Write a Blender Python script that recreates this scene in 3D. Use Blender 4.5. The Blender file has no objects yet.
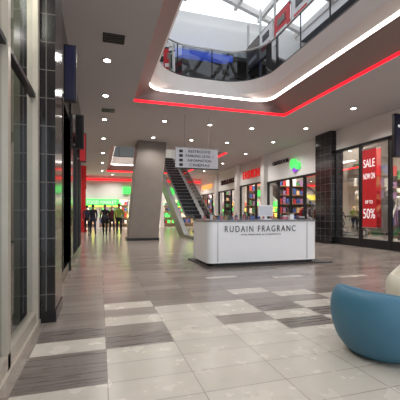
import bpy, bmesh, math, random
from mathutils import Vector, Matrix
random.seed(7)
S=bpy.context.scene
COL=S.collection

def lin(c):
    c/=255.0
    return c/12.92 if c<=0.04045 else ((c+0.055)/1.055)**2.4
def C(r,g,b): return (lin(r),lin(g),lin(b),1)

MATS={}
def mat(name,rgb,rough=0.5,metal=0.0,emit=0,var=0.08,scale=6.0,spec=0.5,coat=0):
    if name in MATS: return MATS[name]
    m=bpy.data.materials.new(name); m.use_nodes=True
    nt=m.node_tree; p=nt.nodes['Principled BSDF']
    c=C(*rgb)
    tc=nt.nodes.new('ShaderNodeTexCoord'); no=nt.nodes.new('ShaderNodeTexNoise')
    no.inputs['Scale'].default_value=scale; no.inputs['Detail'].default_value=3
    nt.links.new(tc.outputs['Object'],no.inputs['Vector'])
    mx=nt.nodes.new('ShaderNodeMix'); mx.data_type='RGBA'
    mx.inputs['A'].default_value=tuple(x*(1-var) for x in c[:3])+(1,)
    mx.inputs['B'].default_value=tuple(min(1,x*(1+var)) for x in c[:3])+(1,)
    nt.links.new(no.outputs['Fac'],mx.inputs['Factor'])
    nt.links.new(mx.outputs['Result'],p.inputs['Base Color'])
    p.inputs['Roughness'].default_value=rough; p.inputs['Metallic'].default_value=metal
    p.inputs['Specular IOR Level'].default_value=spec
    p.inputs['Coat Weight'].default_value=coat
    if emit:
        nt.links.new(mx.outputs['Result'],p.inputs['Emission Color'])
        p.inputs['Emission Strength'].default_value=emit
    MATS[name]=m; return m
def glass(name,tint,refl=1.0,rough=0.02):
    m=bpy.data.materials.new(name); m.use_nodes=True
    nt=m.node_tree; nt.nodes.clear()
    o=nt.nodes.new('ShaderNodeOutputMaterial'); t=nt.nodes.new('ShaderNodeBsdfTransparent'); g=nt.nodes.new('ShaderNodeBsdfGlossy')
    t.inputs['Color'].default_value=tuple(tint)+(1,); g.inputs['Roughness'].default_value=rough
    f=nt.nodes.new('ShaderNodeFresnel'); f.inputs['IOR'].default_value=1.45
    mu=nt.nodes.new('ShaderNodeMath'); mu.operation='MULTIPLY'; mu.inputs[1].default_value=refl
    nt.links.new(f.outputs[0],mu.inputs[0])
    mx=nt.nodes.new('ShaderNodeMixShader')
    nt.links.new(mu.outputs[0],mx.inputs[0]); nt.links.new(t.outputs[0],mx.inputs[1]); nt.links.new(g.outputs[0],mx.inputs[2])
    nt.links.new(mx.outputs[0],o.inputs[0]); return m
def brickmat(name,c1,c2,cm,w,h,off=0.0,mortar=0.006,rough=0.25,org=(0,0,0),plane='XY',bump=0.0,nvar=0.15,nscale=3,stretch=(1,1,1)):
    m=bpy.data.materials.new(name); m.use_nodes=True
    nt=m.node_tree; p=nt.nodes['Principled BSDF']
    tc=nt.nodes.new('ShaderNodeTexCoord'); mp=nt.nodes.new('ShaderNodeMapping')
    mp.inputs['Location'].default_value=tuple(-o for o in org)
    nt.links.new(tc.outputs['Object'],mp.inputs['Vector'])
    vec=mp.outputs['Vector']
    if plane!='XY':
        sp=nt.nodes.new('ShaderNodeSeparateXYZ'); cb=nt.nodes.new('ShaderNodeCombineXYZ'); ad=nt.nodes.new('ShaderNodeMath'); ad.operation='ADD'
        nt.links.new(vec,sp.inputs[0]); nt.links.new(sp.outputs['X'],ad.inputs[0]); nt.links.new(sp.outputs['Y'],ad.inputs[1])
        nt.links.new(ad.outputs[0],cb.inputs['X']); nt.links.new(sp.outputs['Z'],cb.inputs['Y']); vec=cb.outputs[0]
    b=nt.nodes.new('ShaderNodeTexBrick'); b.offset=off; b.squash=1
    b.inputs['Scale'].default_value=1; b.inputs['Brick Width'].default_value=w; b.inputs['Row Height'].default_value=h
    b.inputs['Mortar Size'].default_value=mortar; b.inputs['Mortar Smooth'].default_value=0.1
    b.inputs['Color1'].default_value=C(*c1); b.inputs['Color2'].default_value=C(*c2); b.inputs['Mortar'].default_value=C(*cm)
    nt.links.new(vec,b.inputs['Vector'])
    mp2=nt.nodes.new('ShaderNodeMapping'); mp2.inputs['Scale'].default_value=stretch
    nt.links.new(tc.outputs['Object'],mp2.inputs['Vector'])
    no=nt.nodes.new('ShaderNodeTexNoise'); no.inputs['Scale'].default_value=nscale; no.inputs['Detail'].default_value=6
    nt.links.new(mp2.outputs[0],no.inputs['Vector'])
    mr=nt.nodes.new('ShaderNodeMapRange'); mr.inputs['To Min'].default_value=1-nvar; mr.inputs['To Max'].default_value=1+nvar
    mr.inputs['From Min'].default_value=0.3; mr.inputs['From Max'].default_value=0.7
    nt.links.new(no.outputs['Fac'],mr.inputs['Value'])
    mx=nt.nodes.new('ShaderNodeVectorMath'); mx.operation='SCALE'
    nt.links.new(b.outputs['Color'],mx.inputs[0]); nt.links.new(mr.outputs[0],mx.inputs['Scale'])
    nt.links.new(mx.outputs[0],p.inputs['Base Color'])
    mr2=nt.nodes.new('ShaderNodeMapRange'); mr2.inputs['To Min'].default_value=rough*0.8; mr2.inputs['To Max'].default_value=rough*1.3
    nt.links.new(no.outputs['Fac'],mr2.inputs['Value']); nt.links.new(mr2.outputs[0],p.inputs['Roughness'])
    return m

class B:
    def __init__(s,name): s.n=name; s.v=[]; s.f=[]; s.mi=[]; s.m=[]
    def _m(s,m):
        if m not in s.m: s.m.append(m)
        return s.m.index(m)
    def add(s,vs,fs,m):
        o=len(s.v); k=s._m(m); s.v+= [tuple(v) for v in vs]
        for f in fs: s.f.append([i+o for i in f]); s.mi.append(k)
    def box(s,x0,x1,y0,y1,z0,z1,m):
        vs=[(x,y,z) for z in(z0,z1) for x,y in((x0,y0),(x1,y0),(x1,y1),(x0,y1))]
        s.add(vs,[(3,2,1,0),(4,5,6,7),(0,1,5,4),(1,2,6,5),(2,3,7,6),(3,0,4,7)],m)
    def quad(s,p,m): s.add(p,[tuple(range(len(p)))],m)
    def prism(s,poly,axis,a,b,m):
        n=len(poly)
        def P(u,w,t): return {'x':(t,u,w),'z':(u,w,t),'y':(u,t,w)}[axis]
        vs=[P(u,w,a) for u,w in poly]+[P(u,w,b) for u,w in poly]
        fs=[tuple(range(n))[::-1],tuple(range(n,2*n))]+[(i,(i+1)%n,(i+1)%n+n,i+n) for i in range(n)]
        s.add(vs,fs,m)
    def lathe(s,prof,cx,cy,m,n=16,cz=0):
        vs=[];fs=[]
        for r,z in prof:
            for i in range(n):
                a=2*math.pi*i/n; vs.append((cx+r*math.cos(a),cy+r*math.sin(a),cz+z))
        for j in range(len(prof)-1):
            for i in range(n):
                fs.append((j*n+i,j*n+(i+1)%n,(j+1)*n+(i+1)%n,(j+1)*n+i))
        fs.append(tuple(range(n))[::-1]); fs.append(tuple((len(prof)-1)*n+i for i in range(n)))
        s.add(vs,fs,m)
    def tube(s,pts,r,m,n=8):
        pts=[Vector(p) for p in pts]; vs=[];fs=[]
        for i,p in enumerate(pts):
            d=(pts[min(i+1,len(pts)-1)]-pts[max(i-1,0)]).normalized()
            up=Vector((0,0,1)) if abs(d.z)<0.95 else Vector((1,0,0))
            a=d.cross(up).normalized(); b=d.cross(a)
            for k in range(n):
                t=2*math.pi*k/n; vs.append(p+a*r*math.cos(t)+b*r*math.sin(t))
        for j in range(len(pts)-1):
            for k in range(n): fs.append((j*n+k,j*n+(k+1)%n,(j+1)*n+(k+1)%n,(j+1)*n+k))
        fs.append(tuple(range(n))); fs.append(tuple((len(pts)-1)*n+k for k in range(n))[::-1])
        s.add(vs,fs,m)
    def bridge(s,a,b,m,closed=True):
        n=len(a); r=n if closed else n-1
        s.add(list(a)+list(b),[(i,(i+1)%n,(i+1)%n+n,i+n) for i in range(r)],m)
    def done(s,parent=None,smooth=False,bevel=0,recalc=True,loc=None):
        me=bpy.data.meshes.new(s.n); me.from_pydata(s.v,[],s.f)
        for m in s.m: me.materials.append(m)
        me.polygons.foreach_set('material_index',s.mi)
        if recalc:
            bm=bmesh.new(); bm.from_mesh(me); bmesh.ops.recalc_face_normals(bm,faces=bm.faces); bm.to_mesh(me); bm.free()
        if smooth: me.polygons.foreach_set('use_smooth',[True]*len(me.polygons))
        o=bpy.data.objects.new(s.n,me); COL.objects.link(o)
        if parent: o.parent=parent
        if loc: o.location=loc
        if bevel:
            md=o.modifiers.new('bevel','BEVEL'); md.width=bevel; md.segments=3; md.limit_method='ANGLE'
        return o
def empty(name,loc=(0,0,0)):
    o=bpy.data.objects.new(name,None); COL.objects.link(o); o.location=loc; o.empty_display_size=.1; return o

def rloop(x0,x1,y0,y1,r,z,n=8,r0=0.02):
    out=[]
    for cx,cy,a0,rr in ((x1,y1,0,r),(x0,y1,90,r),(x0,y0,180,r0),(x1,y0,270,r0)):
        sx=-1 if cx==x1 else 1; sy=-1 if cy==y1 else 1
        for i in range(n+1):
            a=math.radians(a0+90*i/n)
            out.append((cx+sx*rr+rr*math.cos(a),cy+sy*rr+rr*math.sin(a),z))
    return out

def text_obj(name,body,width,height,depth,m,loc,facing='-Y',parent=None,spacing=1.0):
    cu=bpy.data.curves.new(name,'FONT'); cu.body=body; cu.extrude=depth; cu.align_x='CENTER'; cu.align_y='CENTER'; cu.space_character=spacing
    t=bpy.data.objects.new(name,cu); COL.objects.link(t)
    bpy.context.view_layer.update()
    dg=bpy.context.evaluated_depsgraph_get()
    me=bpy.data.meshes.new_from_object(t.evaluated_get(dg))
    bpy.data.objects.remove(t)
    xs=[v.co.x for v in me.vertices]; ys=[v.co.y for v in me.vertices]
    cx=(max(xs)+min(xs))/2; cy=(max(ys)+min(ys))/2; sx=width/(max(xs)-min(xs)); sy=height/(max(ys)-min(ys))
    for v in me.vertices: v.co.x=(v.co.x-cx)*sx; v.co.y=(v.co.y-cy)*sy
    me.materials.clear(); me.materials.append(m)
    o=bpy.data.objects.new(name,me); COL.objects.link(o); o.location=loc
    rz={'-Y':0,'-X':-90,'+X':90}[facing]
    o.rotation_euler=(math.radians(90),0,math.radians(rz))
    if parent: o.parent=parent
    return o

# ---------------- materials
M_cream=mat('paint_cream',(216,211,206),0.7,var=.03,scale=2)
M_white=mat('paint_white',(230,228,226),0.6,var=.03,scale=2)
M_ceil=mat('ceiling_paint',(192,185,184),0.75,var=.03,scale=1)
M_upc=mat('upper_ceiling_paint',(110,110,114),0.7,var=.05,scale=1)
M_band=mat('coffer_band_red_lit',(140,120,115),0.6,var=.05,scale=2)  # brown-grey band, red LED glow mixed into its colour
M_red=mat('led_red',(252,18,34),0.5,emit=1.8,var=.02)
M_led=mat('led_white',(255,242,236),0.5,emit=5.5,var=.01)
M_black=mat('black_gloss',(20,19,20),0.2,var=.2)
M_dark=mat('dark_metal',(40,38,40),0.35,metal=.4)
M_steel=mat('brushed_steel',(170,168,165),0.3,metal=.9,scale=20)
M_alu=mat('pale_aluminium',(190,182,168),0.35,metal=.3)
M_grey=mat('pillar_stone',(124,114,106),0.55,var=.12,scale=3)
M_teal=mat('teal_plastic',(64,112,136),0.5,var=.04,scale=2)
M_creamp=mat('cream_plastic',(215,208,190),0.4,var=.03)
M_rubber=mat('black_rubber',(15,15,16),0.45)
M_redp=mat('red_print',(180,20,28),0.5,emit=.12,var=.04)
M_wtext=mat('white_print',(240,240,240),0.5,emit=.3,var=.01)
M_btext=mat('black_print',(15,15,17),0.4)
M_green=mat('green_lit',(70,215,90),0.4,emit=1.0,var=.3,scale=3)
M_yellow=mat('yellow_lit',(250,215,90),0.4,emit=1.0,var=.3,scale=3)
M_blue=mat('blue_lit',(40,80,200),0.4,emit=1.0)
M_navy=mat('navy_sign',(22,24,48),0.3,emit=.1)
M_warm=mat('warm_wall',(190,168,144),0.6,var=.2,scale=2)
M_wood=mat('oak_wood',(140,100,66),0.5,var=.25,scale=5)
M_lamp=mat('lamp_lens',(255,250,244),0.4,emit=14,var=.01)
M_panel=mat('light_panel',(255,248,238),0.4,emit=5,var=.01)
G_clear=glass('glass_clear',(.9,.93,.92),.8)
G_dark=glass('glass_smoked',(.26,.29,.32),1.5)
G_shop=glass('glass_shop_tint',(.66,.7,.66),1.6)
M_tile=brickmat('black_tile_cladding',(34,31,33),(26,24,26),(92,88,85),.3,.3,0,.006,.13,plane='V',nvar=.2)
F_cream=brickmat('floor_tile_cream',(196,188,177),(187,179,168),(148,140,132),.6,.3,0,.004,.25,org=(.05,.54,0),nvar=.07,nscale=4)
F_dark=brickmat('floor_tile_dark',(114,104,98),(102,93,88),(92,84,79),.6,.3,0,.003,.27,org=(.05,.54,0),nvar=.22,nscale=9,stretch=(.25,3,1))
F_far=brickmat('floor_tile_greybrown',(148,138,130),(125,115,108),(109,100,95),1.2,.3,.5,.004,.19,org=(.05,.54,0),nvar=.16,nscale=6,stretch=(.2,2,1))
F_up=mat('upper_floor_tile',(170,160,150),.4)

# ---------------- floor
fl=B('floor')
def fq(x0,x1,y0,y1,m): fl.quad([(x0,y0,0),(x1,y0,0),(x1,y1,0),(x0,y1,0)],m)
XL,XR=-6.0,14.0
cols=[-.55+.6*i for i in range(18)]
fq(XL,-.55,-5,36,F_far)
fq(-.55,XR,-5,1.74,F_cream)
fq(.05,XR,1.74,2.94,F_cream)
fq(-.55,.05,1.74,2.34,F_cream); fq(-.55,.05,2.34,2.94,F_dark)
pat=["C D C C D C C D C C C",
     "D G C G C D G C G C D",
     "G C C C D C D C D C G",
     "G G C C G G C G D G C",
     "G C G G G C G G G C G",
     "G G G G C G G G G G G"]
key={'C':F_cream,'D':F_dark,'G':F_far}
for r,row in enumerate(pat):
    ks=row.split()
    y0=2.94+.3*r
    for c,k in enumerate(ks): fq(cols[c],cols[c+1],y0,y0+.3,key[k])
    fq(cols[len(ks)],XR,y0,y0+.3,F_far)
fq(-.55,XR,4.74,36,F_far)
for x,y in((3.05,5.34),(4.25,5.04),(1.85,5.64)):
    fl.box(x,x+.6,y,y+.15,-.01,.002,F_cream)
fl.done(recalc=False)

# ---------------- ceiling & coffers
H=4.5; UF=5.6
ce=B('ceiling')
L0=rloop(.95,6.0,-4,9.9,.05,H)
ce.bridge(L0,rloop(XL,XR,-5,12.5,0.0,H),M_ceil)
V0=rloop(.5,6.6,16.6,26.5,.05,H)
ce.bridge(V0,rloop(XL,XR,12.5,36,0.0,H),M_ceil)
ce.done(recalc=False)
cf=B('ceiling_coffer')
seq=[(L0,None),(rloop(.95,6.0,-4,9.9,.05,H+.08),M_red),(rloop(1.38,5.5,-4,10.12,.5,4.98),M_band),(rloop(1.40,5.46,-4,10.14,.5,5.05),M_led),
     (rloop(1.5,5.22,-4,10.2,1.0,5.2),M_cream),(rloop(1.55,5.15,-4,10.3,1.3,UF),M_cream)]
for (a,_),(b,m) in zip(seq,seq[1:]): cf.bridge(a,b,m)
cf.bridge(seq[-1][0],rloop(-5.9,10,-5,15,0,UF),F_up)
cf.done(recalc=False)
cf=B('ceiling_coffer')
s2=[(V0,None),(rloop(.5,6.6,16.6,26.5,.05,H+.1),M_red),(rloop(.8,6.3,16.8,26.2,.3,5.0),M_band),(rloop(.82,6.3,16.8,26.2,.3,5.07),M_led),(rloop(.9,6.2,16.9,26,.6,UF),M_cream)]
for (a,_),(b,m) in zip(s2,s2[1:]): cf.bridge(a,b,m)
cf.bridge(s2[-1][0],rloop(-5.9,10,15,28,0,UF),F_up)
cf.done(recalc=False)

def balustrade(loop,z0=UF,h=1.05,closed=True):
    root=empty('glass_balustrade')
    n=len(loop)
    g=B('glass_panels'); a=[(x,y,z0+.06) for x,y,_ in loop]; b=[(x,y,z0+h-.04) for x,y,_ in loop]; g.bridge(a,b,G_dark,closed); g.done(root,recalc=False)
    r=B('rails'); e=[0] if closed else []
    pts=[(x,y,z0+h) for x,y,_ in loop]; pts+=[pts[i] for i in e]; r.tube(pts,.03,M_steel)
    pts=[(x,y,z0+.05) for x,y,_ in loop]; pts+=[pts[i] for i in e]; r.tube(pts,.035,M_dark)
    acc=0
    for i in range(n if closed else n-1):
        p=Vector(loop[i]); q=Vector(loop[(i+1)%n]); L=(q-p).length
        t=1.2-acc if acc else 0.0
        while t<L:
            c=p+(q-p)*(t/L); r.tube([(c.x,c.y,z0),(c.x,c.y,z0+h)],.018,M_dark,6); t+=1.2
        acc=(L-(t-1.2)) if L>0 else acc
    r.done(root)
balustrade(rloop(1.48,5.22,-3.9,10.37,1.3,UF))
balustrade([(3.8,26.1,UF),(.82,26.1,UF),(.82,16.8,UF)],closed=False)
balustrade([(.9,16.75,UF),(6.2,16.75,UF)],closed=False)
balustrade([(6.3,16.8,UF),(6.3,26.1,UF)],closed=False)

# upper storey shell
w=B('wall_upper'); 
w.box(-6,14,28,28.2,UF,10.2,M_white)
w.box(-6.2,-6,-5,28,UF,10.2,M_white)
w.box(10,10.2,-5,28,UF,10.2,M_cream)
w.done()
uc=B('ceiling_upper')
SK=rloop(1.2,8.4,-4,14.2,.02,9.5)
uc.bridge(SK,rloop(-6,10.2,-5,28.2,0,9.5),M_upc)
uc.bridge(SK,rloop(1.2,8.4,-4,14.2,.02,10.2),M_white)
uc.done(recalc=False)
sk=B('window_skylight')
for i in range(8):
    y=-3+i*2.4
    sk.prism([(1.2,10.1),(4.8,11.2),(8.4,10.1),(8.4,9.87),(4.8,10.92),(1.2,9.87)],'y',y-.1,y+.1,M_cream)
for x,z in((1.2,10.0),(2.4,10.4),(3.6,10.77),(4.8,11.1),(6.0,10.77),(7.2,10.4),(8.4,10.0)):
    sk.box(x-.07,x+.07,-4,14.2,z-.14,z+.1,M_cream)
sk.done()
bk=B('bulkhead_upper')
bk.box(2.2,5.6,13.5,13.8,7.9,8.15,M_blue); bk.box(-3,9.9,13.8,14.15,8.3,9.48,M_white)
bk.box(2.2,2.5,13.6,13.9,UF+.01,8.3,M_white); bk.box(5.4,5.7,13.6,13.9,UF+.01,8.3,M_dark)
bk.done()
up=B('upper_shopfront')
for i in range(6):
    x=-3+i*2.1
    up.box(x,x+.12,15.5,15.65,UF+.01,8.6,M_dark); up.box(x+.12,x+2.1,15.7,15.75,UF+.01,8.2,[M_grey,M_dark,M_grey][i%3])
up.box(-3,9.9,15.4,15.7,8.3,9.48,M_grey)
up.done()
pr=empty('poster_gallery')
g=B('frame'); g.box(6.2,6.28,5.0,13.4,7.35,7.42,M_dark); g.box(6.2,6.28,5.0,13.4,8.42,8.5,M_dark)
for i in range(8):
    y=5.2+i*1.15; g.box(6.19,6.27,y-.03,y+.03,UF+.01,9.49,M_steel)
g.done(pr)
g=B('posters')
pc=[M_white,M_redp,M_grey,M_white,M_redp,M_white,M_grey]
for i in range(7):
    y=5.25+i*1.15; g.box(6.15,6.19,y,y+1.0,7.45,8.4,pc[i])
    g.box(6.13,6.15,y+.15,y+.85,7.6,7.75,M_redp if pc[i]==M_white else M_white)
    g.box(6.13,6.15,y+.25,y+.75,7.95,8.2,M_btext if i%2 else M_grey)
g.done(pr)

# ---------------- left wall storefronts
def goods(b,x0,x1,y0,y1,z,axis,n,pal,hmin=.1,hmax=.3):
    for i in range(n):
        t=(i+.5)/n; h=random.uniform(hmin,hmax); m=random.choice(pal)
        if axis=='y':
            L=(y1-y0)/n*.38; c=y0+(y1-y0)*t; b.box(x0+.03,x1-.03,c-L,c+L,z,z+h,m)
        else:
            L=(x1-x0)/n*.38; c=x0+(x1-x0)*t; b.box(c-L,c+L,y0+.03,y1-.03,z,z+h,m)
pal=[mat('goods_red',(150,40,40)),mat('goods_blue',(50,70,120)),mat('goods_tan',(180,150,110)),mat('goods_white',(220,215,205)),mat('goods_dark',(45,42,45)),mat('goods_green',(60,110,70)),mat('goods_mauve',(120,90,120))]
M_ol=mat('olive_backwall',(120,120,100),.6,var=.25,scale=2)
ls=empty('shopfront_left')
g=B('frame')
g.box(-.70,-.60,-4,3.83,0,.05,M_alu); g.box(-.68,-.62,-4,3.83,.05,.16,M_alu)
g.box(-.72,-.62,-4,3.83,4.2,4.5,M_black)
for y in (-1.2,.7): g.box(-.72,-.60,y,y+.07,.05,4.5,M_dark)
g.box(-.70,-.62,2.62,2.69,.05,4.5,M_alu)
g.box(-.69,-.63,-4,3.8,2.35,2.39,M_dark)
g.box(-.71,-.61,3.72,3.82,.05,4.5,M_alu)
g.done(ls)
g=B('glass_pane'); g.quad([(-.66,-4,.16),(-.66,3.8,.16),(-.66,3.8,4.2),(-.66,-4,4.2)],G_shop); g.done(ls,recalc=False)
g=B('display_shelving'); g.box(-3.1,-3,-4,11.3,0,4.5,M_ol); g.box(-3.0,-.82,4.1,4.2,0,4.5,M_ol)
for z in(.5,1.1,1.7,2.3,2.9):
    g.box(-1.6,-1.2,1.2,3.7,z,z+.03,M_wood); goods(g,-1.6,-1.2,1.2,3.7,z+.03,'y',9,pal)
for y in(1.2,2.45,3.7): g.box(-1.62,-1.18,y-.02,y+.02,0,3.2,M_dark)
g.box(-1.2,-.9,1.0,3.7,4.40,4.46,M_panel)
g.done(ls)
g=B('column_tiled'); g.box(-.80,-.46,3.85,4.48,0,4.5,M_tile); g.box(-.79,-.45,3.84,4.49,0,.12,M_black); g.done()
ls2=empty('shopfront_left')
g=B('frame')
g.box(-.74,-.60,4.5,11.4,3.1,4.5,M_black)
g.box(-.74,-.60,4.5,11.4,0,.2,M_black)
for y in(4.5,5.9,7.3,8.0,9.4,10.8,11.3): g.box(-.74,-.59,y,y+.1,.2,3.1,M_dark)
g.box(-.8,-.57,7.3,7.7,0,4.5,M_tile)
g.box(-3.1,-.6,11.4,11.6,0,4.5,M_tile)
g.done(ls2)
g=B('glass_pane'); g.quad([(-.66,4.5,.2),(-.66,11.4,.2),(-.66,11.4,3.1),(-.66,4.5,3.1)],G_shop); g.done(ls2,recalc=False)
g=B('display_shelving')
for z in(.5,1.1,1.7,2.3):
    g.box(-1.5,-1.1,4.7,11,z,z+.03,M_wood); goods(g,-1.5,-1.1,4.7,11,z+.03,'y',22,pal)
for y in(4.7,6.3,7.9,9.5,11): g.box(-1.52,-1.08,y-.02,y+.02,0,2.9,M_dark)
g.done(ls2)
for i,(y,z0,z1,m) in enumerate(((5.6,2.95,3.85,M_navy),(8.2,2.7,3.5,M_black),(9.6,2.6,3.4,M_redp))):
    r=empty('blade_sign'); g=B('panel'); g.box(-.55,-.36,y,y+.09,z0,z1,M_dark); g.box(-.53,-.38,y-.01,y+.1,z0+.03,z1-.03,m); g.done(r,bevel=.005)
    g=B('bracket'); g.tube([(-.6,y+.045,z1-.1),(-.5,y+.045,z1-.1)],.02,M_steel); g.tube([(-.6,y+.045,z0+.1),(-.5,y+.045,z0+.1)],.02,M_steel); g.done(r)
wl=B('wall_left'); wl.box(-6.2,-6,-5,36,0,H,M_cream); wl.done()
wr=B('wall_right'); wr.box(14,14.2,-5,36,0,H,M_warm); wr.done()
wb=B('wall_back'); wb.box(-6.2,14.2,36,36.2,0,H,M_warm); wb.done()

# ---------------- right storefronts
FX=9.0
def front(y0,y1,backmat,n,glassm=G_clear,head=3.72,headmat=M_cream,depth=3.2,frame=M_dark,rows=5,base=.25,opening=None,lp=1.0):
    root=empty('shopfront_right')
    g=B('frame')
    g.box(FX,FX+.25,y0,y1,head,H,headmat)
    ys=[y0+(y1-y0)*i/n for i in range(n+1)]
    for y in ys: g.box(FX-.03,FX+.09,y-.04,y+.04,0,head,frame)
    g.box(FX-.03,FX+.1,y0,y1,head-.1,head,frame)
    for i in range(n):
        if opening is not None and i in opening: continue
        g.box(FX-.02,FX+.1,ys[i],ys[i+1],0,base,frame)
    g.done(root)
    g=B('glass_pane')
    for i in range(n):
        if opening is not None and i in opening: continue
        g.quad([(FX+.04,ys[i]+.04,base),(FX+.04,ys[i+1]-.04,base),(FX+.04,ys[i+1]-.04,head-.1),(FX+.04,ys[i]+.04,head-.1)],glassm)
    g.done(root,recalc=False)
    g=B('interior')
    X=FX+depth
    g.box(X,X+.1,y0,y1,0,H,backmat)
    g.box(FX+.3,X,y1-.05,y1,0,H,backmat); g.box(FX+.3,X,y0,y0+.05,0,H,backmat)
    for k in range(rows):
        z=.4+k*.55
        g.box(X-.4,X,y0+.2,y1-.2,z,z+.03,M_wood); goods(g,X-.4,X,y0+.2,y1-.2,z+.03,'y',int((y1-y0)*4),pal,.15,.42)
    for y in ys[::2]: g.box(X-.42,X-.38,y-.03,y+.03,0,3,M_white)
    # party-wall shelving, packed with stock from near the window to the back
    for k in range(6):
        z=.25+k*.5
        g.box(FX+.5,X-.5,y1-.4,y1-.05,z,z+.03,M_wood); goods(g,FX+.5,X-.5,y1-.4,y1-.05,z+.03,'x',10,pal,.2,.42)
    xr=FX+1.9
    g.tube([(xr,y0+.5,1.55),(xr,y1-.5,1.55)],.015,M_steel,6)
    for yy in (y0+.5,y1-.5): g.tube([(xr,yy,0),(xr,yy,1.55)],.015,M_steel,6)
    k=int((y1-y0-1)/.12)
    for i in range(k):
        y=y0+.55+i*.12; m=random.choice(pal); hh=random.uniform(.6,.95)
        g.prism([(xr-.22,1.42),(xr-.04,1.53),(xr+.04,1.53),(xr+.22,1.42),(xr+.2,1.53-hh),(xr-.2,1.53-hh)],'y',y,y+.05,m)
    g.done(root)
    r=B('ceiling_panel'); cy=(y0+y1)/2; r.box(FX+1.0,FX+1.3,y0+.4,y1-.4,H-.08,H-.03,M_panel); r.done(root)
    L=bpy.data.lights.new('shop_light','AREA'); L.shape='RECTANGLE'; L.size=.3; L.size_y=(y1-y0)*.8; L.energy=50*(y1-y0)*lp; L.color=(1,.94,.86)
    o=bpy.data.objects.new('shop_light',L); COL.objects.link(o); o.location=(FX+1.15,cy,H-.1); o.parent=root
    return root
front(3.0,7.2,M_warm,3)
front(7.2,11.0,M_grey,3,base=.3,lp=1.7)
front(12.0,16.6,M_grey,4,head=3.0,headmat=M_white,opening=[1,2],rows=5,lp=.9)
front(17.0,20.4,M_warm,3,head=3.1,opening=[1])
front(20.8,24.6,M_grey,3,head=3.0,headmat=M_cream,opening=[1])
front(25,30,M_warm,4,head=3.0,opening=[1,2])
for y0,y1 in((11.0,12.0),(16.6,17.0),(20.4,20.8),(24.6,25.0)):
    g=B('column_tiled' if y0==11.0 else 'column_right'); g.box(FX-.25,FX+.4,y0+.01,y1-.01,0,H,M_tile if y0==11.0 else M_cream); g.box(FX-.27,FX+.42,y0,y1,0,.12,M_black); g.done()
sp=empty('sale_poster')
g=B('banner'); g.box(FX-.07,FX-.05,8.95,9.55,.72,3.45,M_redp); g.box(FX-.08,FX-.04,8.93,9.57,3.43,3.48,M_steel); g.box(FX-.08,FX-.04,8.93,9.57,.69,.73,M_steel); g.done(sp)
text_obj('text_sale','SALE',.5,.28,.004,M_wtext,(FX-.076,9.25,2.95),'-X',sp)
text_obj('text_now','NOW ON',.5,.2,.004,M_wtext,(FX-.076,9.25,2.5),'-X',sp)
text_obj('text_upto','UP TO',.32,.12,.004,M_wtext,(FX-.076,9.25,1.6),'-X',sp)
text_obj('text_fifty','50%',.52,.34,.004,M_wtext,(FX-.076,9.25,1.2),'-X',sp)
s=empty('fascia_sign'); g=B('disc')
for cy,cz,r,m in((13.95,3.62,.24,M_green),(13.6,3.5,.18,M_green),(13.8,3.35,.15,mat('purple_lit',(120,60,170),.4,emit=.8))):
    n=20; poly=[(cy+r*math.cos(6.2832*i/n),cz+r*math.sin(6.2832*i/n)) for i in range(n)]
    g.prism(poly,'x',FX-.12,FX-.005,m)
g.done(s)
M_sr=mat('sign_red_lit',(215,40,36),.5,emit=.4)
s=empty('fascia_sign'); text_obj('letters','FASHION',2.3,.5,.03,M_sr,(FX-.04,18.7,3.7),'-X',s)
s=empty('fascia_sign'); text_obj('letters','SHOES & BAGS',2.6,.34,.03,M_dark,(FX-.04,22.7,3.6),'-X',s)
s=empty('fascia_sign'); text_obj('letters','BOOKSHOP',2.8,.4,.03,mat('sign_orange_lit',(235,150,80),.5,emit=1),(FX-.04,27.5,3.6),'-X',s)
s=empty('fascia_sign'); text_obj('letters','OUTDOOR',1.6,.2,.02,M_dark,(FX-.03,15.2,3.9),'-X',s)
r=empty('blade_sign'); g=B('panel'); g.box(8.15,8.9,7.45,7.58,2.85,4.05,M_navy); g.box(8.12,8.93,7.47,7.56,2.82,4.08,M_dark); g.done(r)
text_obj('letters','TU',.55,.5,.01,M_wtext,(8.5,7.44,3.5),'-Y',r)
g=B('bracket'); g.tube([(8.9,7.51,3.9),(9.0,7.51,3.9)],.02,M_steel); g.tube([(8.9,7.51,3.0),(9.0,7.51,3.0)],.02,M_steel); g.done(r)

# ---------------- far shops
fs=empty('shopfront_far')
g=B('frame')
g.box(-6,9,29.6,29.9,2.5,H,M_cream)
for x in(-6,-3.2,-.4,2.4,5.2,8.0): g.box(x,x+.35,29.5,30,0,2.95,M_cream)
g.box(-6,9,29.5,29.6,4.15,4.25,M_red)
g.box(-6,9,33,33.1,0,H,M_warm)
for z in(.3,.9,1.5,2.1):
    g.box(-6,9,32.6,33,z,z+.04,M_wood); goods(g,-6,9,32.6,33,z+.04,'x',60,pal+[M_yellow,M_green],.2,.45)
g.done(fs)
g=B('lit_signs'); g.box(-1.3,1.6,29.4,29.5,1.95,2.5,M_green); g.box(-1.3,1.6,29.38,29.5,1.85,1.95,M_yellow); g.box(1.9,4,29.4,29.5,3.0,3.6,M_green); g.box(-3.5,-1.6,29.4,29.5,2.7,3.2,M_yellow)
g.done(fs)
text_obj('letters','FOOD MARKET',2.4,.3,.02,M_wtext,(.15,29.36,2.23),'-Y',fs)
rp=B('pillar_red'); rp.lathe([(.3,0),(.3,.1),(.22,.15),(.22,2.9),(.26,3.0),(.26,H)],-1.15,24,M_redp,20); rp.done()

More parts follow.
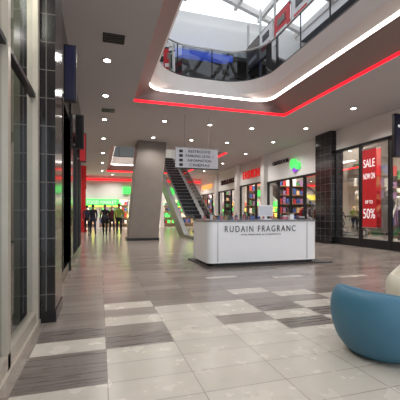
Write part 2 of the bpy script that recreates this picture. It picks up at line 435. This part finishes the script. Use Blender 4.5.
pl=B('pillar_leaning')
a=[(1.2,15.0,0),(2.55,15.0,0),(2.55,16.1,0),(1.2,16.1,0)]; b=[(1.62,15.0,H),(2.95,15.0,H),(2.95,16.3,H),(1.62,16.3,H)]
pl.add(a+b,[(0,1,2,3),(4,5,6,7),(0,1,5,4),(1,2,6,5),(2,3,7,6),(3,0,4,7)],M_grey)
pl.box(1.15,2.6,14.95,16.15,0,.12,M_dark)
pl.done(bevel=.03)

# ---------------- escalator
es=empty('escalator')
ya=16.2
X0,X1=4.2,5.6
g=B('truss')
side=[(14.6,0),(14.6,.15),(ya,.15),(25.7,UF+.0),(26.4,UF),(26.4,UF-.7),(26.0,UF-.8),(17.3,0)]
M_truss=mat('truss_cladding',(96,94,94),.4,metal=.3)
g.prism(side,'x',X0-.12,X0+.12,M_truss); g.prism(side,'x',X1-.12,X1+.12,M_truss)
g.prism([(15,0.0),(15,.08),(ya,.08),(25.7,UF-.15),(26.3,UF-.15),(26.3,UF-.75),(26,UF-.8),(17.3,0)],'x',X0+.12,X1-.12,M_dark)
g.done(es)
g=B('steps')
sl=(UF)/(25.7-ya)
for i in range(24):
    y=ya+i*.395; z=(y-ya)*sl+.1
    g.box(X0+.14,X1-.14,y,y+.4,z-.1,z+.13,M_dark); g.box(X0+.14,X1-.14,y,y+.03,z+.1,z+.14,M_steel)
g.box(X0+.14,X1-.14,14.7,ya,.0,.1,M_steel)
g.done(es)
for X in(X0,X1):
    path=[(X,15.0,.35),(X,14.75,.45),(X,14.62,.7),(X,14.75,.98),(X,15.05,1.08),(X,ya,1.08)]
    path+=[(X,ya+.5,1.25)]+[(X,25.2,UF+.75),(X,25.9,UF+1.0),(X,26.4,UF+1.0)]
    g=B('handrail'); g.tube(path,.045,M_rubber,8); g.done(es,smooth=True)
    g=B('balustrade_glass')
    low=[(X,14.8,.15),(X,ya,.15),(X,25.5,UF),(X,26.4,UF)]; hi=[(X,14.8,1.0),(X,ya,1.04),(X,25.3,UF+.75),(X,26.4,UF+.97)]
    g.bridge(low,hi,G_clear,False); g.done(es,recalc=False)

# ---------------- hanging direction sign
hs=empty('hanging_direction_sign')
M_sg=mat('sign_board_grey',(210,212,216),.4,var=.02)
g=B('board'); g.box(2.38,3.86,10.62,10.70,2.72,3.36,M_sg); g.box(2.36,3.88,10.61,10.71,3.36,3.39,M_steel); g.box(2.36,3.88,10.61,10.71,2.69,2.72,M_dark)
g.tube([(2.7,10.66,3.38),(2.7,10.66,4.5)],.012,M_steel); g.tube([(3.55,10.66,3.38),(3.55,10.66,4.5)],.012,M_steel); g.done(hs)
for i,t in enumerate(('RESTROOMS','PARKING LEVEL 1','INFORMATION','CINEMAS')):
    text_obj('line_%d'%i,t,.5+.05*len(t)*.6,.09,.003,M_btext,(3.2,10.612,3.27-.15*i),'-Y',hs)
g=B('arrows')
for i in range(4): g.box(2.5,2.62,10.605,10.62,3.22-.15*i,3.31-.15*i,M_btext)
g.done(hs)

# ---------------- kiosk
M_kw=mat('kiosk_white_laminate',(238,238,240),.3,var=.02)
ki=empty('perfume_kiosk')
KX0,KX1,KY0,KY1=2.24,5.02,6.8,8.05
def rr(x0,x1,y0,y1,r,z): return rloop(x0,x1,y0,y1,r,z,6,r)
g=B('body')
out=[rr(KX0,KX1,KY0,KY1,.14,.09),rr(KX0,KX1,KY0,KY1,.14,1.0)]
g.bridge(out[0],out[1],M_kw)
inn=[rr(KX0+.45,KX1-.45,KY0+.42,KY1-.42,.05,1.0),rr(KX0+.45,KX1-.45,KY0+.42,KY1-.42,.05,.1)]
g.bridge(out[1],inn[0],M_kw); g.bridge(inn[0],inn[1],M_kw)
g.done(ki,smooth=False)
g=B('plinth'); p0=rr(KX0+.05,KX1-.05,KY0+.05,KY1-.05,.12,0.03); p1=rr(KX0+.05,KX1-.05,KY0+.05,KY1-.05,.12,.1); g.bridge(p0,p1,M_black); g.add(p1,[tuple(range(len(p1)))],M_black)
g.add(p0,[tuple(range(len(p0)))],M_black); g.done(ki)
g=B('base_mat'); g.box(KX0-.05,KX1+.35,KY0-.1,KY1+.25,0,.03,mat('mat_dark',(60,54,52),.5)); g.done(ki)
g=B('counter_top')
a=rr(KX0-.02,KX1+.02,KY0-.02,KY1+.02,.15,1.0); b=rr(KX0-.02,KX1+.02,KY0-.02,KY1+.02,.15,1.04)
c=rr(KX0+.45,KX1-.45,KY0+.42,KY1-.42,.05,1.04); d=rr(KX0+.45,KX1-.45,KY0+.42,KY1-.42,.05,1.0)
for p,q in((a,b),(b,c),(c,d),(d,a)): g.bridge(p,q,mat('counter_grey',(120,118,122),.25))
g.done(ki)
text_obj('lettering','RUDAIN FRAGRANC',1.78,.14,.004,mat('lettering_bronze',(60,52,50),.4),(3.52,KY0-.008,.84),'-Y',ki,1.35)
text_obj('lettering_small','FINE PERFUME & COSMETICS',1.0,.035,.004,mat('grey_print',(120,120,125)),(3.52,KY0-.004,.71),'-Y',ki)
g=B('accent_strip'); g.box(4.72,4.74,KY0-.006,KY0,.12,.98,M_steel); g.box(2.46,2.475,KY0-.006,KY0,.12,.98,M_steel); g.done(ki)
bp=[mat('perfume_amber',(150,100,60),.1),mat('perfume_blue',(50,70,130),.1),mat('perfume_pink',(170,90,105),.1),mat('perfume_black',(25,22,28),.1),mat('perfume_clear',(190,195,198),.1),mat('perfume_red',(140,30,40),.15)]
g=B('perfume_bottles')
def bottle(x,y,z,s):
    m=random.choice(bp); w=.03*s
    g.box(x-w,x+w,y-w*.6,y+w*.6,z,z+.09*s,m); g.lathe([(.009*s,.09*s),(.009*s,.105*s),(.014*s,.106*s),(.014*s,.135*s)],x,y,random.choice([M_steel,M_black]),8,z)
for i in range(12): bottle(2.5+i*.085+random.uniform(-.02,.02),7.0+random.uniform(-.04,.1),1.04,random.uniform(.7,1.1))
for i in range(12): bottle(2.5+i*.21+random.uniform(-.05,.05),7.84+random.uniform(-.04,.04),1.04,random.uniform(.8,1.5))
g.done()
g=B('counter_monitor'); g.box(3.56,3.93,7.00,7.04,1.12,1.38,M_kw); g.box(3.58,3.91,6.994,7.00,1.14,1.36,mat('screen_grey',(190,192,200),.3,emit=.1)); g.box(3.73,3.77,7.01,7.05,1.06,1.14,M_kw); g.box(3.64,3.86,6.93,7.12,1.041,1.06,M_kw); g.done(bevel=.004)
g=B('gift_boxes')
for x,y,wd,h,m in((4.2,7.05,.12,.1,bp[2]),(4.40,7.05,.1,.14,M_kw),(4.62,7.0,.14,.07,bp[3])):
    g.box(x,x+wd,y-.05,y+.05,1.04,1.04+h,m); g.box(x-.003,x+wd+.003,y-.053,y+.053,1.04+h*.75,1.043+h,M_steel)
g.done()

# ---------------- lounge seats
def tub_seat(name,x,y,rot,R,hb,hf,m):
    n=48; vs=[];fs=[]; rows=[]
    T=[0,.01,.04,.12,.25,.42,.6,.76,.88,.96,1.0]
    rad=[.48,.58,.68,.80,.91,.98,1.01,.99,.94,.87,.79]
    for t,q in zip(T,rad): rows.append(('o',t,q))
    for t,q in ((.985,.72),(.93,.66),(.85,.58),(.78,.46),(.74,.3),(.73,.1)): rows.append(('i',t,q))
    for k,t,q in rows:
        for i in range(n):
            a=2*math.pi*i/n
            c=(1+math.cos(a))/2
            c=c*c*(3-2*c)
            h=hf+(hb-hf)*c
            if k=='i': z=(hf*t*.92)+( (h-hf)*max(0,(t-.8)/.2) )
            else: z=t*h
            lean=.08*t*t*c
            vs.append(((q*R+lean*R)*math.cos(a),q*R*math.sin(a)*1.0,z))
    for j in range(len(rows)-1):
        for i in range(n): fs.append((j*n+i,j*n+(i+1)%n,(j+1)*n+(i+1)%n,(j+1)*n+i))
    fs.append(tuple(range(n))[::-1]); fs.append(tuple((len(rows)-1)*n+i for i in range(n)))
    b=B(name); b.add(vs,fs,m); o=b.done(smooth=True); md=o.modifiers.new('s','SUBSURF'); md.levels=1; md.render_levels=2
    o.location=(x,y,0); o.rotation_euler=(0,0,math.radians(rot)); return o
tub_seat('lounge_chair',2.27,2.21,185,.40,.565,.43,M_teal)
tub_seat('lounge_chair',3.62,2.95,-20,.38,.76,.44,M_creamp)

# ---------------- people
def person(name,loc,heading,top,trouser,skin,hair,stride=.18,h=1.0,coat=False,longhair=False,arm=.08,headless=False):
    V=[];E=[];R=[]
    def nv(p,r,parent=None):
        V.append(p);R.append(r); i=len(V)-1
        if parent is not None:E.append((parent,i))
        return i
    pel=nv((0,0,.95),(.155,.115)); sp=nv((0,.0,1.12),(.135,.1),pel); ch=nv((0,.0,1.32),(.165,.115),sp); nb=nv((0,0,1.47),(.08,.07),ch); nk=nv((0,.015,1.56),(.055,.055),nb); nv((0,.02,1.62),(.05,.05),nk)
    for sgn,st in((-1,stride),(1,-stride)):
        hp=nv((sgn*.095,st*.1,.87),(.095,.095),pel)
        kn=nv((sgn*.10,st*.6+.03,.49),(.062,.065),hp)
        an=nv((sgn*.10,st*1.2-.02,.10),(.042,.045),kn)
        he=nv((sgn*.105,st*1.2+.05,.05),(.042,.04),an); nv((sgn*.115,st*1.2+.17,.035),(.038,.028),he)
        sh=nv((sgn*.185,0,1.42),(.062,.06),ch)
        el=nv((sgn*.235,-st*.4-.02,1.14),(.046,.046),sh)
        wr=nv((sgn*.25,-st*.9+arm,.90),(.03,.03),el)
        pm=nv((sgn*.25,-st*.9+arm+.02,.83),(.022,.036),wr)
        for k in range(4):
            f1=nv((sgn*.25,-st*.9+arm+.045-.02*k,.785),(.010,.010),pm)
            nv((sgn*.243,-st*.9+arm+.05-.02*k,.745+.006*abs(k-1)),(.008,.008),f1)
        t1=nv((sgn*.235,-st*.9+arm+.065,.84),(.011,.011),pm); nv((sgn*.228,-st*.9+arm+.08,.80),(.009,.009),t1)
    me=bpy.data.meshes.new('t'); me.from_pydata(V,E,[])
    o=bpy.data.objects.new('t',me); COL.objects.link(o)
    md=o.modifiers.new('k','SKIN'); md.use_smooth_shade=True
    for i,r in enumerate(R): me.skin_vertices[0].data[i].radius=r; me.skin_vertices[0].data[i].use_root=(i==0)
    sb=o.modifiers.new('s','SUBSURF'); sb.levels=2; sb.render_levels=2
    bpy.context.view_layer.update()
    dg=bpy.context.evaluated_depsgraph_get()
    m2=bpy.data.meshes.new_from_object(o.evaluated_get(dg)); bpy.data.objects.remove(o)
    mt=[top,trouser,skin,hair,M_black]
    b=B(name)
    for m in mt:b._m(m)
    b.v=[tuple(v.co) for v in m2.vertices]
    for p in m2.polygons:
        c=p.center
        if c.z<.09:k=M_black
        elif abs(c.x)>.2 and c.z<.89:k=skin
        elif c.z<.99 and abs(c.x)<.2:k=trouser
        elif c.z>1.50:k=skin
        else:k=top
        b.f.append(list(p.vertices)); b.mi.append(b.m.index(k))
    def ell(c,rx,ry,rz,m,n=18,kk=12,shape=None):
        vs=[];fs=[]
        for j in range(kk+1):
            ph=math.pi*j/kk-math.pi/2
            for i in range(n):
                a=2*math.pi*i/n; x=math.cos(ph)*math.cos(a);y=math.cos(ph)*math.sin(a);z=math.sin(ph)
                p=[c[0]+rx*x,c[1]+ry*y,c[2]+rz*z]
                if shape:p=shape(p,x,y,z)
                vs.append(p)
        for j in range(kk):
            for i in range(n): fs.append((j*n+i,j*n+(i+1)%n,(j+1)*n+(i+1)%n,(j+1)*n+i))
        b.add(vs,fs,m)
    def face(p,x,y,z):
        if z<0: p[0]*=1-.28*(-z)**1.5; p[1]+= .012*(-z)
        if y>.85 and abs(z+.15)<.2: p[1]+=.018
        if y>.7 and abs(z-.12)<.14 and .2<abs(x)<.6: p[1]-=.008
        return p
    if not headless:
        ell((0,.02,1.655),.075,.095,.115,skin,shape=face)
        ell((0,.003,1.685),.083,.098,.10,hair,shape=lambda p,x,y,z:[p[0],min(p[1],.065),max(p[2],1.63 if not longhair else 1.50)] )
        for sg in(-1,1):
            ell((sg*.077,.02,1.655),.01,.018,.03,skin,8,6)
            ell((sg*.03,.108,1.668),.012,.006,.007,M_black,8,6)
        ell((0,.108,1.598),.022,.006,.006,mat('lip',(150,80,75)),8,6)
    else:
        ell((0,.02,1.655),.07,.09,.115,skin,shape=face)
    if coat:
        b.lathe([(.165,0),(.20,-.2),(.215,-.45),(.20,-.46),(.14,-.2)],0,0,top,20,1.18)
    o=b.done(smooth=True); o.location=loc; o.rotation_euler=(0,0,heading); o.scale=(h,h,h)
    return o
sk1=mat('skin_brown',(120,80,58),.6); sk2=mat('skin_tan',(190,145,115),.6); hb=mat('hair_dark',(22,18,17),.7)
jk=mat('jacket_black',(28,28,34),.8); jn=mat('jeans_navy',(38,44,66),.8); tr=mat('trousers_charcoal',(40,38,40),.8); hv=mat('vest_hivis',(140,165,70),.7); mr_=mat('top_maroon',(90,30,40),.8)
def P(px,D): 
    X=(px-100)*D/344.8; return (X,(D-.29*X)/.957,0)
person('person_walking',P(93,19.3),0.2,jk,jn,sk1,hb,.2)
person('person_walking',P(105,18.2),3.0,jk,tr,sk1,hb,.16,.98,coat=True)
person('person_walking',P(112,20.0),3.3,mr_,tr,sk2,hb,.14,.96,longhair=True)
person('person_walking',P(119,18.6),3.1,hv,jk,sk1,hb,.18,1.02)
person('person_walking',P(87,21.5),.1,jn,jk,sk2,hb,.15)
mq=mat('mannequin_white',(215,210,205),.4)
for i,(y,t,c) in enumerate(((7.8,pal[1],True),(8.55,pal[3],False),(9.15,pal[4],True),(10.1,pal[6],False),(10.6,pal[2],True))):
    person('shop_mannequin',(FX+.65,y,.3),math.radians(90),t,[tr,jn][i%2],mq,mq,.05,1.02,coat=c,headless=True)
g=B('window_display_plinth'); g.box(FX+.2,FX+1.1,7.3,10.5,0,.28,M_white); g.box(FX+.18,FX+1.12,7.3,10.9,.28,.3,M_grey); g.done()
for i,y in enumerate((4.2,5.3,6.3)):
    person('shop_mannequin',(FX+.65,y,0),math.radians(90),pal[i+1],tr,mq,mq,.05,1.02,headless=True)

# ---------------- downlights & lights
def downlight(x,y,z=H,e=60,col=(1,.97,.94),spot=True):
    b=B('ceiling_downlight'); b.lathe([(.10,-.004),(.10,-.018),(.075,-.018)],0,0,M_steel,16); b.lathe([(.07,-.019),(.07,-.022)],0,0,M_lamp,16)
    o=b.done(); o.location=(x,y,z)
    if spot:
        L=bpy.data.lights.new('lamp','SPOT'); L.energy=e; L.spot_size=math.radians(150); L.spot_blend=.7; L.color=col; L.shadow_soft_size=.1
        s=bpy.data.objects.new('lamp',L); COL.objects.link(s); s.location=(0,0,-.05); s.parent=o
for y in(1.0,3.0,5.2,7.4,9.6,12,15,18.5,22,26): downlight(.15,y,e=80)
for y in(1,3.5,6,8.5,11,13.5,16.5,20,24,28): downlight(7.6,y,e=140)
for x in(2.2,3.9,5.6): downlight(x,11.6,e=120); downlight(x,14.2,e=120)
for x in(-2,1,4,7): downlight(x,28.2,e=240)
for y in(14,18,22): downlight(-2.5,y,e=190)
vt=B('ceiling_vent')
for x,y in((.25,6.3),(.25,10.8)):
    for k in range(5): vt.box(x-.2,x+.2,y+k*.07,y+k*.07+.04,H-.02,H,M_dark)
vt.done()
def area(name,loc,sx,sy,e,col,rot=(0,0,0)):
    L=bpy.data.lights.new(name,'AREA'); L.shape='RECTANGLE'; L.size=sx; L.size_y=sy; L.energy=e; L.color=col
    o=bpy.data.objects.new(name,L); COL.objects.link(o); o.location=loc; o.rotation_euler=rot; return o
area('far_shop_light',(1.5,31,4.3),12,1,900,(1,.95,.88))
area('upper_hall_light',(3,21,9.3),5,5,500,(1,.97,.92))
area('left_shop_light',(-1.05,2.4,4.38),.3,2.6,50,(.97,.97,.9))
area('left_shop_light',(-1.8,8,4.3),.6,5,80,(1,.9,.75))
area('added_mannequin_fill',(FX+.45,9.1,4.4),.15,3.4,200,(1,.96,.9))  # added fill lamp to make the mannequins readable, has no fixture

# world
W=bpy.data.worlds.new('sky'); S.world=W; W.use_nodes=True
bg=W.node_tree.nodes['Background']; bg.inputs[0].default_value=(.84,.92,1,1); bg.inputs[1].default_value=1.45

# camera
cam=bpy.data.cameras.new('camera'); co=bpy.data.objects.new('camera',cam); COL.objects.link(co)
cam.sensor_width=36; cam.lens=330/400*36; cam.shift_y=.0375; cam.clip_start=.05; cam.clip_end=200
co.location=(0,0,1.15); co.rotation_euler=(math.radians(90),0,-math.radians(16.86)); S.camera=co
S.view_settings.view_transform='Standard'; S.view_settings.exposure=0.42
